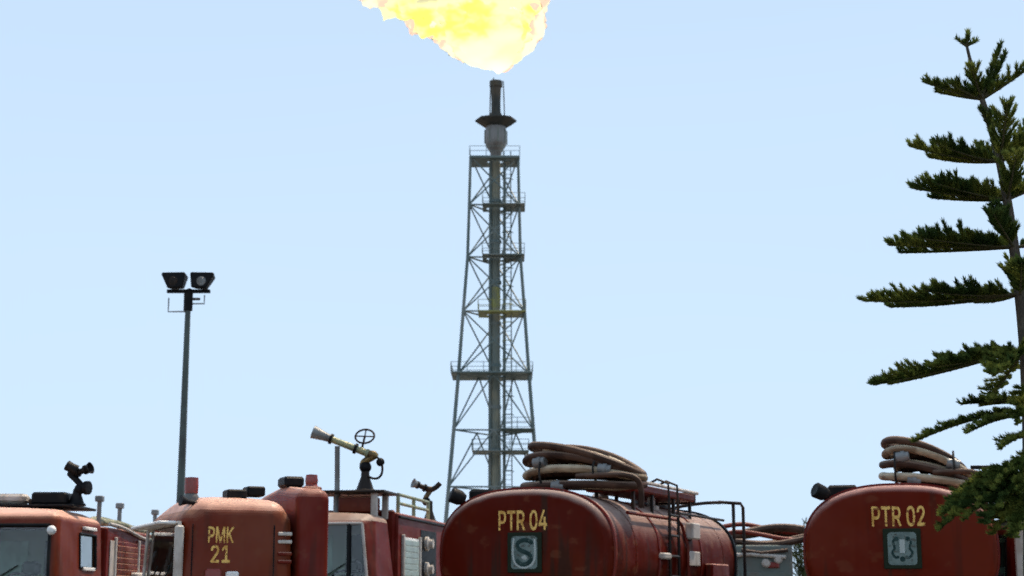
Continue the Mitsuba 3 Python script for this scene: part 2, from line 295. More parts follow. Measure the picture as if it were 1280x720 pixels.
# ---------------------------------------------------------------- floodlight mast
def light_mast():
    t = thing('floodlight_mast', 'tall grey pole with two floodlights behind the trucks at left', 'floodlight mast', frame((-9.26, 45.0)))
    obj('pole', lathe([(0, 0), (.34, 0), (.34, .03), (.14, .04), (.11, 5), (.075, 10.3), (0, 10.32)], 14), 'mast_steel', t)
    obj('collar', lathe([(.08, 9.75), (.13, 9.75), (.13, 10.25), (.08, 10.25)], 12), 'black', t)
    obj('crossarm', box(-.62, .62, -.05, .05, 10.26, 10.36), 'black', t)
    obj('hinge', tri(m3.Manifold.sphere(.12, 16)).apply_translation((0.02, 0, 10.28)), 'black', t)
    for s in (-1, 1):
        P = [(s * .12, -.22, 10.78), (s * .70, -.22, 10.77), (s * .16, -.25, 10.42), (s * .52, -.25, 10.40),
             (s * .12, .22, 10.75), (s * .66, .22, 10.74), (s * .2, .16, 10.46), (s * .48, .16, 10.44)]
        h = obj('floodlight', tri(rhull([(*p, .05) for p in P], 12)), 'black', t)
        pts = np.array([(.2, 10.74), (.68, 10.72), (.54, 10.42), (.24, 10.44)])
        gl = trimesh.Trimesh([(s * x, -.262 - (10.8 - z) * .06, z) for x, z in pts], [(0, 1, 2), (0, 2, 3)], process=False)
        obj('lens', put(lathe([(0, 0), (.15, 0), (.12, .05), (0, .07)], 16), (s * .40, -.26, 10.55), (0, -1, -.1)), 'grey_steel' if s > 0 else 'dark_metal', h)
        obj('yoke', tube([(s * .12, 0, 10.35), (s * .3, .24, 10.33), (s * .45, .26, 10.5)], .025, 6), 'black', h)
    for s, x1, z0, z1 in ((-1, -.56, 9.72, 10.12), (1, .46, 9.95, 10.2)):
        obj('bracket', tube([(s * .08, 0, z0), (x1, 0, z0), (x1, 0, z1)], .022, 6), 'grey_steel', t)
    obj('bracket', box(.05, .34, -.03, .03, 10.05, 10.12), 'dark_metal', t)
light_mast()

# ---------------------------------------------------------------- wheels, shared by all vehicles
_w = {}
def wheel(t, x, y, r=.52, w=.3, axis='y'):
    if (r, w, axis) not in _w:
        ty = lathe([(r * .58, -w / 2), (r * .93, -w / 2), (r, -w * .36), (r, w * .36), (r * .93, w / 2), (r * .58, w / 2), (r * .58, -w / 2)], 28)
        ri = lathe([(0, -w * .2), (r * .2, -w * .25), (r * .3, -w * .1), (r * .5, -w * .1), (r * .57, -w * .42), (r * .6, -w * .42), (r * .6, w * .42), (0, w * .42)], 24)
        for m in (ty, ri): m.apply_transform(trimesh.geometry.align_vectors([0, 0, 1], [0, 1, 0] if axis == 'y' else [1, 0, 0]))
        _w[(r, w, axis)] = (mikit.ply(ty, 'mat_rubber', smooth=35), mikit.ply(ri, 'mat_grey_steel', smooth=35))
    k = numbered(t + '__wheel'); M = place[t] @ np.array([[1, 0, 0, x], [0, 1, 0, y], [0, 0, 1, r], [0, 0, 0, 1]], float)
    for part, d in zip(('tyre', 'rim'), _w[(r, w, axis)]):
        kk = numbered(f'{k}__{part}'); scene[kk] = {**d, 'to_world': T(M.tolist())}

# ---------------------------------------------------------------- oval tankers
def oval(a, b, n=2.5, m=240):
    th = np.linspace(0, 2 * np.pi, 721)[:-1]
    x = a * np.sign(np.cos(th)) * np.abs(np.cos(th)) ** (2 / n); z = b * np.sign(np.sin(th)) * np.abs(np.sin(th)) ** (2 / n)
    p = np.c_[x, z]; p = np.vstack([p, p[:1]]); s = np.r_[0, np.cumsum(np.linalg.norm(np.diff(p, axis=0), axis=1))]
    q = np.linspace(0, s[-1], m + 1)[:-1]
    return np.c_[np.interp(q, s, p[:, 0]), np.interp(q, s, p[:, 1])]
def loft(rings, caps=True):
    v = np.vstack(rings); m = len(rings[0]); f = []
    for i in range(len(rings) - 1):
        for k in range(m):
            a, b, c, d = i * m + k, i * m + (k + 1) % m, (i + 1) * m + (k + 1) % m, (i + 1) * m + k
            f += [(a, b, c), (a, c, d)]
    if caps:
        v = np.vstack([v, rings[0].mean(0), rings[-1].mean(0)]); e = len(v) - 1
        for k in range(m):
            f += [(e - 1, (k + 1) % m, k), (e, (len(rings) - 1) * m + k, (len(rings) - 1) * m + (k + 1) % m)]
    t = trimesh.Trimesh(v, np.array(f), process=False)
    t.fix_normals(); return t
TA, TB, TZ, TLEN = 1.27, .88, 2.28, 6.5
def ring(a, b, y): o = oval(a, b); return np.c_[o[:, 0], np.full(len(o), y), o[:, 1] + TZ]
def tanker(label, origin, back, text, emblem, letters_x=0.0, dz=0.0, paint='tank_paint'):
    b = np.array(back, float); b /= np.linalg.norm(b)
    t = thing('tanker', label, 'tanker', frame((*origin, dz), (b[1], -b[0])), 'red oval tankers')
    R = .12
    end = [(R * (1 - math.sin(a)), R * (1 - math.cos(a))) for a in np.linspace(0, np.pi / 2, 14)]
    rings = [ring(TA - i, TB - i, d) for i, d in [(i_, d_) for d_, i_ in [(e[1], R - math.sqrt(max(R * R - (R - e[1]) ** 2, 0))) for e in end]]]
    rings = rings + [ring(TA, TB, y) for y in (1, 2.2, 3.6, 5, TLEN - R)] + [ring(TA - i, TB - i, TLEN - d) for i, d in [(R - math.sqrt(max(R * R - (R - e[1]) ** 2, 0)), e[1]) for e in end][::-1]]
    obj('tank', loft(rings), paint, t, smooth=30)
    def hoop(y0, y1, g, name, mat):
        obj(name, loft([ring(TA + .002, TB + .002, y0), ring(TA + g, TB + g, y0 + .006), ring(TA + g, TB + g, y1 - .006), ring(TA + .002, TB + .002, y1)], False), mat, t, smooth=30)
    hoop(.11, .17, .03, 'end_flange', 'red_paint'); hoop(TLEN - .18, TLEN - .10, .035, 'end_flange', 'black')
    for y in (2.1, 4.3): hoop(y, y + .07, .014, 'tank_hoop', 'red_paint')
    # lettering and emblem on the end plate, facing -y
    face = np.array([[1, 0, 0, 0], [0, 0, -1, 0], [0, 1, 0, 0], [0, 0, 0, 1]], float)
    def onface(m, x, z, y=-.0005):
        m = m.copy(); m.apply_transform(face); m.apply_translation((x, y, z)); return m
    obj('lettering', onface(lettering(text, .255, .60), letters_x, TZ + .455), 'yellow_letter', t, smooth=False)
    ex, ez = letters_x + .035, TZ + .02
    e = obj('emblem', box(ex - .25, ex + .25, -.03, -.002, ez - .27, ez + .27, .012), 'frame_green', t, label='framed grey green emblem plate with ' + ('a dark curl' if emblem == 'curl' else 'dark dots and a pale centre'))
    pl = rhull([(x, z, 0, .03) for x in (-.16, .16) for z in (-.19, .19)], 12)
    pl = m3.CrossSection([[(-.19, -.22), (.19, -.22), (.19, .22), (-.19, .22)]]).offset(-.05, m3.JoinType.Round).offset(.05, m3.JoinType.Round, 2.0, 24)
    obj('plate', onface(tri(m3.Manifold.extrude(pl, .006)), ex, ez, -.031), 'plate_green', e, smooth=False)
    def stroke(pts, r): return onface(trimesh.Trimesh(*(lambda q: (q.vertices * [1, 1, .18], q.faces))(tube(resample([(x, y, 0) for x, y in pts], 40), r, 8)), process=False), ex, ez, -.038)
    if emblem == 'curl':
        obj('curl', stroke([(.12, .11), (.05, .16), (-.06, .15), (-.10, .08), (-.03, .02), (.05, -.01), (.10, -.07), (.06, -.14), (-.03, -.16), (-.11, -.09)], .030), 'mark_green', e)
        obj('border', stroke([(-.15, .19), (-.165, .05), (-.15, -.10), (-.08, -.185), (.03, -.20), (.13, -.14), (.16, 0), (.15, .18)], .014), 'mark_pale', e)
        obj('centre', stroke([(-.02, -.05), (.0, -.07), (.03, -.06)], .028), 'mark_pale', e)
    else:
        for q in (-1, 1):
            obj('dot', onface(lathe([(0, 0), (.036, 0), (.030, .006), (0, .006)], 14), ex + q * .075, ez + .13, -.034), 'mark_green', e)
            obj('side_bow', stroke([(q * .075, .13), (q * .115, .07), (q * .10, .0), (q * .13, -.05), (q * .10, -.11), (q * .05, -.10)], .017), 'mark_green', e)
        obj('dot', onface(lathe([(0, 0), (.04, 0), (.034, .006), (0, .006)], 14), ex, ez - .14, -.034), 'mark_green', e)
        obj('centre', stroke([(0.0, .12), (-.0, .03), (.0, -.06)], .034), 'mark_pale', e)
    # top: walkway, manhole box, lamp, hand rails, ladder
    zt = TZ + TB
    obj('walkway', box(.25, 1.02, 1.8, 4.9, zt + .06, zt + .17, .02), 'red_paint', t)
    for y in (1.9, 2.8, 3.9, 4.8):
        [obj('walkway_foot', box(x, x + .05, y, y + .05, zt - d, zt + .07, .008), 'dark_metal', t) for x, d in ((.36, .05), (.92, .30))]
    obj('kick_rail', rod((1.04, 1.8, zt + .20), (1.04, 4.95, zt + .20), .028, 8), 'pale_trim', t)
    obj('manhole_lid', lathe([(0, 0), (.30, 0), (.30, .05), (.27, .16), (0, .20)], 20).apply_translation((.1, 5.4, zt - .01)), 'black', t)
    obj('box_end', box(.3, 1.0, 4.9, 5.02, zt + .03, zt + .22, .02), 'black', t)
    lm = obj('work_lamp', put(lathe([(0, -.10), (.07, -.10), (.105, -.02), (.11, .1), (.09, .12), (0, .11)], 16), (-1.02, .12, zt - .085), (-.75, -.5, .35)), 'black', t)
    obj('lamp_arm', tube([(-.98, .2, zt - .14), (-.92, .3, zt - .2), (-.88, .4, zt - .32)], .03, 8), 'black', lm)
    obj('locker', box(-.95, -.55, .3, 1.5, zt - .16, zt + .03, .03), 'black', t)
    lad = obj('ladder', cat(*[beam((1.30, y, 1.2), (1.30, y, zt - .02), .034) for y in (2.55, 3.0)], *[tube([(1.30, y, zt - .02), (1.29, y, zt + .20), (1.12, y, zt + .27), (.98, y, zt + .20)], .018, 8) for y in (2.55, 3.0)]), 'dark_metal', t)
    for z in np.arange(1.4, zt, .3):
        obj('rung', rod((1.30, 2.55, z), (1.30, 3.0, z), .022, 6), 'dark_metal', lad)
    obj('rear_rail', tube(resample([(.05, 6.35, zt + .02), (.55, 6.5, zt + .12), (1.0, 6.55, zt + .14)], 8), .028, 8), 'dark_metal', t)
    obj('rear_rail', tube([(.95, 6.55, zt + .15), (1.33, 6.6, zt + .12), (1.37, 6.6, zt + .05), (1.38, 6.6, .9)], .028, 8), 'dark_metal', t)
    obj('rear_rail', rod((1.2, 6.6, zt + .12), (1.2, 6.6, .9), .03, 8), 'dark_metal', t)
    obj('gauge_box', box(1.235, 1.37, 3.55, 3.95, TZ + .30, TZ + .55, .02), 'pale_trim', t)
    obj('side_plate', box(1.262, 1.30, 3.5, 4.15, TZ - .10, TZ + .12, .01), 'pale_trim', t)
    obj('hazard_lamp', box(1.25, 1.36, 2.1, 2.45, TZ - .03, TZ + .06, .02), 'pale_trim', t)
    obj('side_pipe', tube([(1.20, .9, TZ + .58), (1.20, 2.4, TZ + .58), (1.20, 3.3, TZ + .58), (1.22, 3.45, TZ + .5), (1.29, 3.5, TZ + .2), (1.30, 3.5, TZ - .6)], .026, 8), 'red_paint', t)
    obj('side_pipe', tube([(1.13, 3.6, TZ + .70), (1.13, 6.2, TZ + .70)], .022, 8), 'dark_metal', t)
    obj('step', box(1.24, 1.42, 2.5, 3.05, TZ - .32, TZ - .28, .01), 'dark_metal', t)
    obj('side_locker', box(1.27, 1.40, 4.5, 5.5, TZ - .45, TZ - .05, .02), 'red_paint', t)
    obj('filler_cap', lathe([(0, 0), (.13, 0), (.13, .05), (.10, .09), (0, .1)], 16).apply_translation((.2, 2.6, zt - .01)), 'pale_trim', t)
    for y in (1.05, 3.2, 5.6): obj('weld_seam', loft([ring(TA + .001, TB + .001, y), ring(TA + .006, TB + .006, y + .008), ring(TA + .001, TB + .001, y + .016)], False), paint, t, smooth=30)
    obj('valve', lathe([(0, 0), (.12, 0), (.12, .06), (.06, .08), (.06, .2), (0, .2)], 14).apply_translation((.75, 3.4, zt - .14)), 'pale_trim', t)
    # running gear
    for s in (-1, 1):
        obj('chassis_rail', box(s * .45 - .06, s * .45 + .06, -.15, 8.0, .95, 1.2, .02), 'black', t)
        obj('saddle', box(s * .8 - .15, s * .8 + .15, .4, 6.1, 1.2, 1.62, .03), 'black', t)
        obj('mudguard', box(s * 1.05 - .2, s * 1.05 + .2, 3.3, 5.9, 1.13, 1.18, .02), 'black', t)
        for y in (1.4, 4.0, 5.2): wheel(t, s * 1.0, y, .5, .3, 'x')
        obj('tail_lamp', box(s * .85 - .14, s * .85 + .14, -.22, -.15, .98, 1.1, .02), 'red_lens', t)
    for y in (1.4, 4.0, 5.2): obj('axle', rod((-.95, y, .5), (.95, y, .5), .07, 8), 'black', t)
    obj('bumper', box(-1.15, 1.15, -.22, -.12, .55, .75, .03), 'black', t)
    return t, place[t], zt

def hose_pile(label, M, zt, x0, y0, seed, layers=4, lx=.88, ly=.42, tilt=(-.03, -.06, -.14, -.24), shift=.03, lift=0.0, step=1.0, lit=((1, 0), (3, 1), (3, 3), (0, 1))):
    r = random.Random(seed); h = thing('hose_coil', label, 'hose', M @ np.array([[1, 0, 0, x0], [0, 1, 0, y0], [0, 0, 1, zt], [0, 0, 0, 1]], float), 'coiled suction hoses')
    rad = .057
    z = .05 + rad + lift
    for L in range(layers):
        for q in range(4):
            a, b = lx - q * .15 - .025 * L + r.uniform(-.03, .03), ly - q * .105 + r.uniform(-.02, .02)
            ti = tilt[min(L, len(tilt) - 1)] + r.uniform(-.025, .025)
            tilt_y = r.uniform(-.06, .06)
            cx = r.uniform(-.05, .05) + shift * L
            th = np.linspace(0, 2 * np.pi, 65)[:-1]
            x = a * np.sign(np.cos(th)) * np.abs(np.cos(th)) ** .75; y = b * np.sign(np.sin(th)) * np.abs(np.sin(th)) ** .9
            arch = (.07 + .07 * (L >= 2)) * (1 - (x / a) ** 2) * (L >= 1) - .05 * q * (L == layers - 1)
            zz = z + ti * x + tilt_y * y + arch + .012 * np.sin(3 * th + L + q)
            obj('hose_loop', tube(np.c_[x + cx, y, zz], rad, 10, True), 'hose' if (L, q) in lit else 'hose_dark', h, smooth=True)  # pale and dark loops: lit tops and shaded gaps painted as colour
        z += 2 * rad * step
    obj('hose_tail', tube(resample([(lx * .1, -ly - .03, .20), (lx * .7, -ly - .06, .21), (lx + .04, -ly - .03, .17), (lx + .13, -ly + .02, .02), (lx + .12, -ly + .06, -.25)], 30), .04, 8), 'hose_dark', h, smooth=True)
    for (x, y_, zz, d) in ((-.2, -ly - .0, .08, (1, .05, -.05)), (lx * .55, -ly + .02, .30, (1, .1, -.2)), (-lx * .55, -ly + .02, .42, (1, -.1, .1))):
        obj('coupling', put(lathe([(0, -.09), (.07, -.09), (.07, -.02), (.082, -.02), (.082, .03), (.07, .03), (.07, .09), (0, .09)], 14), (x, y_, zz + lift), d), 'grey_steel', h)
    for x in (-.45, .35):
        th = np.linspace(0, 2 * np.pi, 25)[:-1]
        obj('strap', tube(np.c_[np.full(24, x), (ly + .09) * np.cos(th), .03 + .26 + (.27 - x * .10) * np.sin(th)], .016, 6, True), 'rubber', h, smooth=True)
    return h
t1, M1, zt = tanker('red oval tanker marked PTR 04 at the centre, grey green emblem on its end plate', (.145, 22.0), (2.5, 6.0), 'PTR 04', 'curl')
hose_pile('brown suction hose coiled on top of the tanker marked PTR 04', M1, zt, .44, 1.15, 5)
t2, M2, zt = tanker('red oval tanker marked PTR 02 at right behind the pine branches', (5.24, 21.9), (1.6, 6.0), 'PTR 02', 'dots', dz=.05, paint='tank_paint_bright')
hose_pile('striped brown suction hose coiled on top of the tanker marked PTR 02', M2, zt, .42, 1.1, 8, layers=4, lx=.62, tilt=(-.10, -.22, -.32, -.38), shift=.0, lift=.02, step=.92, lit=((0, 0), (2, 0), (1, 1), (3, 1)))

# ---------------------------------------------------------------- cabs
def glass_quad(pts): return trimesh.Trimesh(pts, [(0, 1, 2), (0, 2, 3)], process=False)
def cab(t, W, L, zb, ztop, z0, z1, rake, mat, roof_mat, tumble=.10, r=.14, side=(), mull=(), trim='pale_trim', dome=.06, margin=.14):
    """cab with x forward (front at x=0 at the sill), y to its left; z0..z1 the windscreen opening. Returns nothing; adds parts to t."""
    w = W / 2
    def xf(z): return -rake * max(0, z - z0 + .1) / (ztop - z0)       # front plane against height
    def wf(z): return w - tumble * max(0, z - z0 + .1) / (ztop - z0)
    def outer(d):
        P = []
        for s in (-1, 1):
            for z, rr in ((zb, .06), (z0 - .1, r), (ztop - .04, r)):
                P += [(xf(z) - rr - d * .2, s * (wf(z) - rr), z - (rr if z > z0 else 0), rr - d), (-L + rr, s * (wf(z) - rr), z - (rr if z > z0 else 0), rr - d)]
        for y in np.linspace(-w * .78, w * .78, 9):
            for x in (-L * .25 - rake * .5, -L * .4, -L * .55, -L * .7, -L * .8): P.append((x, y, ztop + dome * (1 - (y / w) ** 2) * (1 - ((x / L + .53) / .55) ** 2 * .8) - r, r - d))
        return rhull(P, 44)
    o = outer(0); inn = outer(.045) ^ m3.Manifold.cube((L - .12, W, ztop - z0 + .8)).translate((-L + .07, -w, z0 - .6))
    body = o - inn
    open_f = m3.Manifold.hull_points(np.array([(x, s * (wf(z) - margin), z) for s in (-1, 1) for z in (z0, z1) for x in (-.55 - rake, .5)]))
    body = body - open_f
    for (xa, xb, za, zc, sd) in side:
        body = body - m3.Manifold.cube((xa - xb, .6, zc - za)).translate((xb, sd * w - .3, za))
    low, high = body.split_by_plane((0, 0, 1), ztop - .10)[::-1]
    c = obj('cab', tri(low), mat, t, smooth=28); obj('roof', tri(high), roof_mat, c, smooth=28)
    # glass a little inside the opening, frame and mullions
    ys = lambda z: wf(z) - margin
    G = [(xf(z0) - .025, -ys(z0) - .02, z0 - .015), (xf(z0) - .025, ys(z0) + .02, z0 - .015), (xf(z1) - .025, ys(z1) + .02, z1 + .015), (xf(z1) - .025, -ys(z1) - .02, z1 + .015)]
    ws = obj('windscreen', glass_quad(G), 'glass', t, smooth=False)
    fr = [np.array(g) + [.03, 0, 0] for g in G]
    obj('frame', cat(*[tube([fr[i], fr[(i + 1) % 4]], .024, 8) for i in range(4)]), trim, ws)
    for y in mull: obj('mullion', tube([(xf(z0) + .0, y, z0), (xf(z1) + .0, y * .95, z1)], .035, 8), 'black', ws)
    for y in (-.5 * w, .2 * w):
        obj('wiper', cat(tube([(xf(z0) + .03, y, z0 - .05), (xf(z0 + .3) + .02, y + .28, z0 + .22)], .009, 5), tube([(xf(z0 + .1) + .015, y + .05, z0 + .12), (xf(z0 + .5) + .015, y + .46, z0 + .38)], .011, 5)), 'rubber', ws)
    for (xa, xb, za, zc, sd) in side:
        y = sd * (wf(za) - .02)
        yb = sd * (wf(zc) - .02)
        k = obj('side_window', glass_quad([(xb, y, za), (xa, y, za), (xa, yb, zc), (xb, yb, zc)]), 'glass', t, smooth=False)
        obj('frame', cat(*[tube([a, b], .02, 6) for a, b in (((xb, y + sd * .02, za), (xa, y + sd * .02, za)), ((xa, y + sd * .02, za), (xa, yb + sd * .02, zc)), ((xa, yb + sd * .02, zc), (xb, yb + sd * .02, zc)), ((xb, yb + sd * .02, zc), (xb, y + sd * .02, za)))]), 'black', k)
    # inside
    obj('back_panel', box(-L + .075, -L + .10, -w + .16, w - .16, z0 - .5, z1 + .05, .01), 'cab_lining', t)
    for i, yy in enumerate((-.62 * w, -.1 * w, .5 * w)): obj('reflection_pane', box(-L + .098, -L + .108, yy - .2 * w, yy + .2 * w, z0 + .25, z1 - .12, .004), 'seat' if i != 1 else 'shutter', t)  # opaque rear panes, toned light and dark to paint in windscreen reflections
    obj('dashboard', box(-.62 - rake * .3, -.14 - rake * .2, -w + .2, w - .2, z0 - .35, z0 - .02, .05), 'seat', t)
    sw = [(.21 * math.cos(a), .21 * math.sin(a), 0) for a in np.linspace(0, 2 * np.pi, 25)[:-1]]
    k = obj('steering_wheel', put(tube(sw, .02, 6, True), (-.62 - rake * .3, w * .45, z0 + .12), (-.75, 0, .65)), 'black', t)
    obj('column', rod((-.62 - rake * .3, w * .45, z0 + .12), (-.4, w * .45, z0 - .15), .03, 6), 'black', k)
    for y in (-w * .5, w * .45):
        s_ = obj('seat', box(-1.25, -1.05, y - .24, y + .24, z0 - .55, z0 + .22, .05), 'seat', t)
        obj('headrest', box(-1.24, -1.08, y - .13, y + .13, z0 + .25, z0 + .46, .05), 'seat', s_)
    # lower front
    obj('bumper', box(-.05, .16, -w, w, zb - .2, zb + .12, .04), 'white_paint', t)
    obj('grille', box(-.02, .012, -w * .5, w * .5, zb + .25, zb + .6, .01), 'black', t)
    for y in (-w * .72, w * .72): obj('headlight', put(lathe([(0, .0), (.12, 0), (.10, .04), (0, .06)], 18), (-.002, y, zb + .42), (1, 0, 0)), 'lamp_glass', t)
    for s in (-1, 1):
        obj('chassis_rail', box(-8.0 if L < 2 else -7.6, -.1, s * .42 - .05, s * .42 + .05, .7, .95, .02), 'black', t)
    return xf, wf
def slats(t, parent, x0, x1, y, z0, z1, mat, n, sd=1):
    h = (z1 - z0) / n
    for i in range(n):
        obj('slat', box(x0, x1, min(y, y + sd * .02), max(y, y + sd * .02), z0 + i * h + .004, z0 + (i + 1) * h - .004, .006), mat, parent)
def cannon(t, base, joint, bend, mouth, s=1.0, mat='green_metal', wheel_at=None, name='water_cannon'):
    """roof water cannon: foot, swivel, barrel and flared nozzle; local coordinates"""
    base, joint, bend, mouth = (np.array(q, float) for q in (base, joint, bend, mouth))
    k = obj(name, lathe([(0, 0), (.21 * s, 0), (.21 * s, .04 * s), (.17 * s, .06 * s), (.085 * s, .30 * s), (.075 * s, np.linalg.norm(joint - base)), (0, np.linalg.norm(joint - base))], 18).apply_translation(base), 'dark_metal' if mat != 'black' else 'black', t)
    obj('swivel', tri(m3.Manifold.sphere(.12 * s, 20)).apply_translation(joint), 'black', k)
    obj('elbow', tube(resample([joint, joint + [0, 0, .12 * s], bend + (bend - mouth) * .10, bend], 14), .07 * s, 10), 'brass' if mat != 'black' else 'black', k, smooth=True)
    d = (mouth - bend); n = np.linalg.norm(d); u = d / n
    obj('barrel', put(lathe([(0, 0), (.085 * s, 0), (.085 * s, .04), (.07 * s, .05), (.065 * s, n * .66), (0, n * .66)], 16), bend, d), mat, k)
    for q in (.2, .62): obj('flange', put(lathe([(.05 * s, 0), (.105 * s, 0), (.105 * s, .05 * s), (.05 * s, .05 * s)], 16), bend + d * q, d), 'black', k)
    obj('nozzle', put(lathe([(.06 * s, 0), (.075 * s, .02), (.09 * s, n * .12), (.125 * s, n * .28), (.135 * s, n * .31), (.12 * s, n * .31), (.05 * s, n * .08)], 20), bend + d * .64, d), mat if mat == 'black' else 'grey_steel', k)
    if wheel_at is not None:
        c, rr, nn = wheel_at
        ring_ = [(rr * math.cos(a), rr * math.sin(a), 0) for a in np.linspace(0, 2 * np.pi, 29)[:-1]]
        obj('handwheel', put(cat(tube(ring_, .018, 6, True), rod((-rr, 0, 0), (rr, 0, 0), .012, 6), rod((0, -rr, 0), (0, rr, 0), .012, 6)), c, nn), 'dark_metal', k)
        obj('wheel_stem', rod(c, bend + d * .12, .02, 6), 'dark_metal', k)
        obj('counterweight', tri(m3.Manifold.sphere(.085 * s, 16)).apply_translation(bend - u * .22 + [0, 0, -.06]), 'black', k)
        obj('lever', tube(resample([bend - u * .12, bend - u * .25 + [0, 0, -.1], bend - u * .22 + [0, 0, -.3], bend + [0.0, 0, -.38]], 14), .022, 6), 'dark_metal', k)
    return k

# left fire truck, nose towards the viewer
def truck_left():
    t = thing('fire_truck', 'red fire truck at far left with wide windscreen and black water cannon on its roof', 'fire truck', frame((-7.42, 22.0), (0, -1)), 'fire trucks facing the yard')
    xf, wf = cab(t, 2.52, 2.55, .75, 2.90, 1.75, 2.66, .14, 'brown_red_paint', 'roof_paint', tumble=.05, side=[(-1.2, -2.1, 2.12, 2.60, 1), (-.5, -1.4, 1.9, 2.6, -1)], trim='black')
    L = 1.26
    for z in (2.66, 2.08): obj('window_trim', box(-2.0, -1.35, L - .05, L - .015 + .02, z, z + .05, .01), 'white_paint', t)
    obj('marker_lamp', tri(m3.Manifold.sphere(.065, 16)).apply_translation((.02, L - .10, 2.60)), 'white_paint', t)
    # body with shutters
    b = obj('body', tri(rhull([(x, s * 1.22, z, .04) for x in (-2.66, -7.4) for s in (-1, 1) for z in (.85, 2.72)], 12)), 'red_paint', t)
    for i, (xa, xb) in enumerate([(-2.8, -3.05), (-3.15, -4.6), (-4.72, -6.0), (-6.1, -7.3)]):
        k = obj('locker', box(xb, xa, 1.262, 1.275, 1.0, 2.56, .006), 'red_paint' if i else 'pale_trim', t)
        if i: slats(t, k, xb + .05, xa - .05, 1.276, 1.05, 2.50, 'brown_red_paint' if i != 2 else 'red_paint', 16)
    for x in (-3.1, -4.66, -6.05): obj('locker_post', box(x - .04, x + .04, 1.262, 1.30, .9, 2.62, .01), 'pale_trim', t)
    obj('side_box', box(-5.0, -4.1, 1.28, 1.40, 1.75, 2.1, .03), 'pale_trim', t)
    obj('gutter', tube(resample([(-2.7, 1.27, 2.80), (-4.0, 1.29, 2.74), (-5.2, 1.28, 2.66), (-6.3, 1.27, 2.72), (-7.3, 1.27, 2.8)], 24), .028, 8), 'pale_trim', t, smooth=True)
    # roof kit
    obj('deck_plate', box(-2.3, -1.0, -.9, 1.16, 2.975, 3.01, .01), 'black', t)
    obj('light_bar', box(-1.45, -1.15, -.6, .42, 3.03, 3.17, .05), 'pale_trim', t)
    obj('equipment_box', box(-1.75, -1.1, .52, 1.02, 3.012, 3.19, .03), 'black', t)
    obj('equipment_box', box(-1.7, -1.2, .45, .56, 3.012, 3.10, .02), 'dark_metal', t)
    cannon(t, (-1.3, 1.12, 3.0), (-1.3, 1.16, 3.24), (-1.35, 1.04, 3.46), (-1.25, 1.33, 3.55), .66, 'black')
    obj('second_nozzle', put(lathe([(0, 0), (.08, 0), (.07, .08), (.075, .16), (.06, .17), (0, .14)], 14), (-1.3, 1.10, 3.51), (.2, -.9, .5)), 'black', t)
    obj('valve_wheel', put(lathe([(0, 0), (.10, 0), (.10, .06), (0, .07)], 12), (-1.3, 1.24, 3.26), (.3, 1, 0)), 'black', t)
    for x, y, h in ((-2.5, 1.15, .2), (-4.4, 1.0, .2), (-6.8, 1.05, .22)):
        obj('roof_post', cat(rod((x, y, 2.7), (x, y, 2.95 + h), .035, 8), box(x - .06, x + .06, y - .06, y + .06, 2.93 + h, 3.02 + h)), 'grey_steel', t)
    for s in (-1, 1):
        for x in (-1.2, -5.2): wheel(t, x, s * 1.05, .52, .32)
        obj('mirror', box(-.1, .02, s * 1.42 - .1, s * 1.42 + .1, 1.72, 1.92, .03), 'black', t) if s < 0 else None
    h = thing('flat_hose', 'grey green canvas hose laid along the body roof of the far left fire truck', 'hose', place[t])
    obj('fold', tube(resample([(-2.9, 1.10, 2.83), (-4.2, 1.14, 2.84), (-5.2, 1.16, 2.80), (-6.2, 1.12, 2.86), (-7.1, 1.05, 2.85)], 40), .055, 8), 'hose_green', h, smooth=True)
    obj('fold', tube(resample([(-2.8, .94, 2.84), (-4.0, .9, 2.90), (-5.4, .95, 2.85), (-6.6, .92, 2.90)], 40), .06, 8), 'hose_green', h, smooth=True)
truck_left()

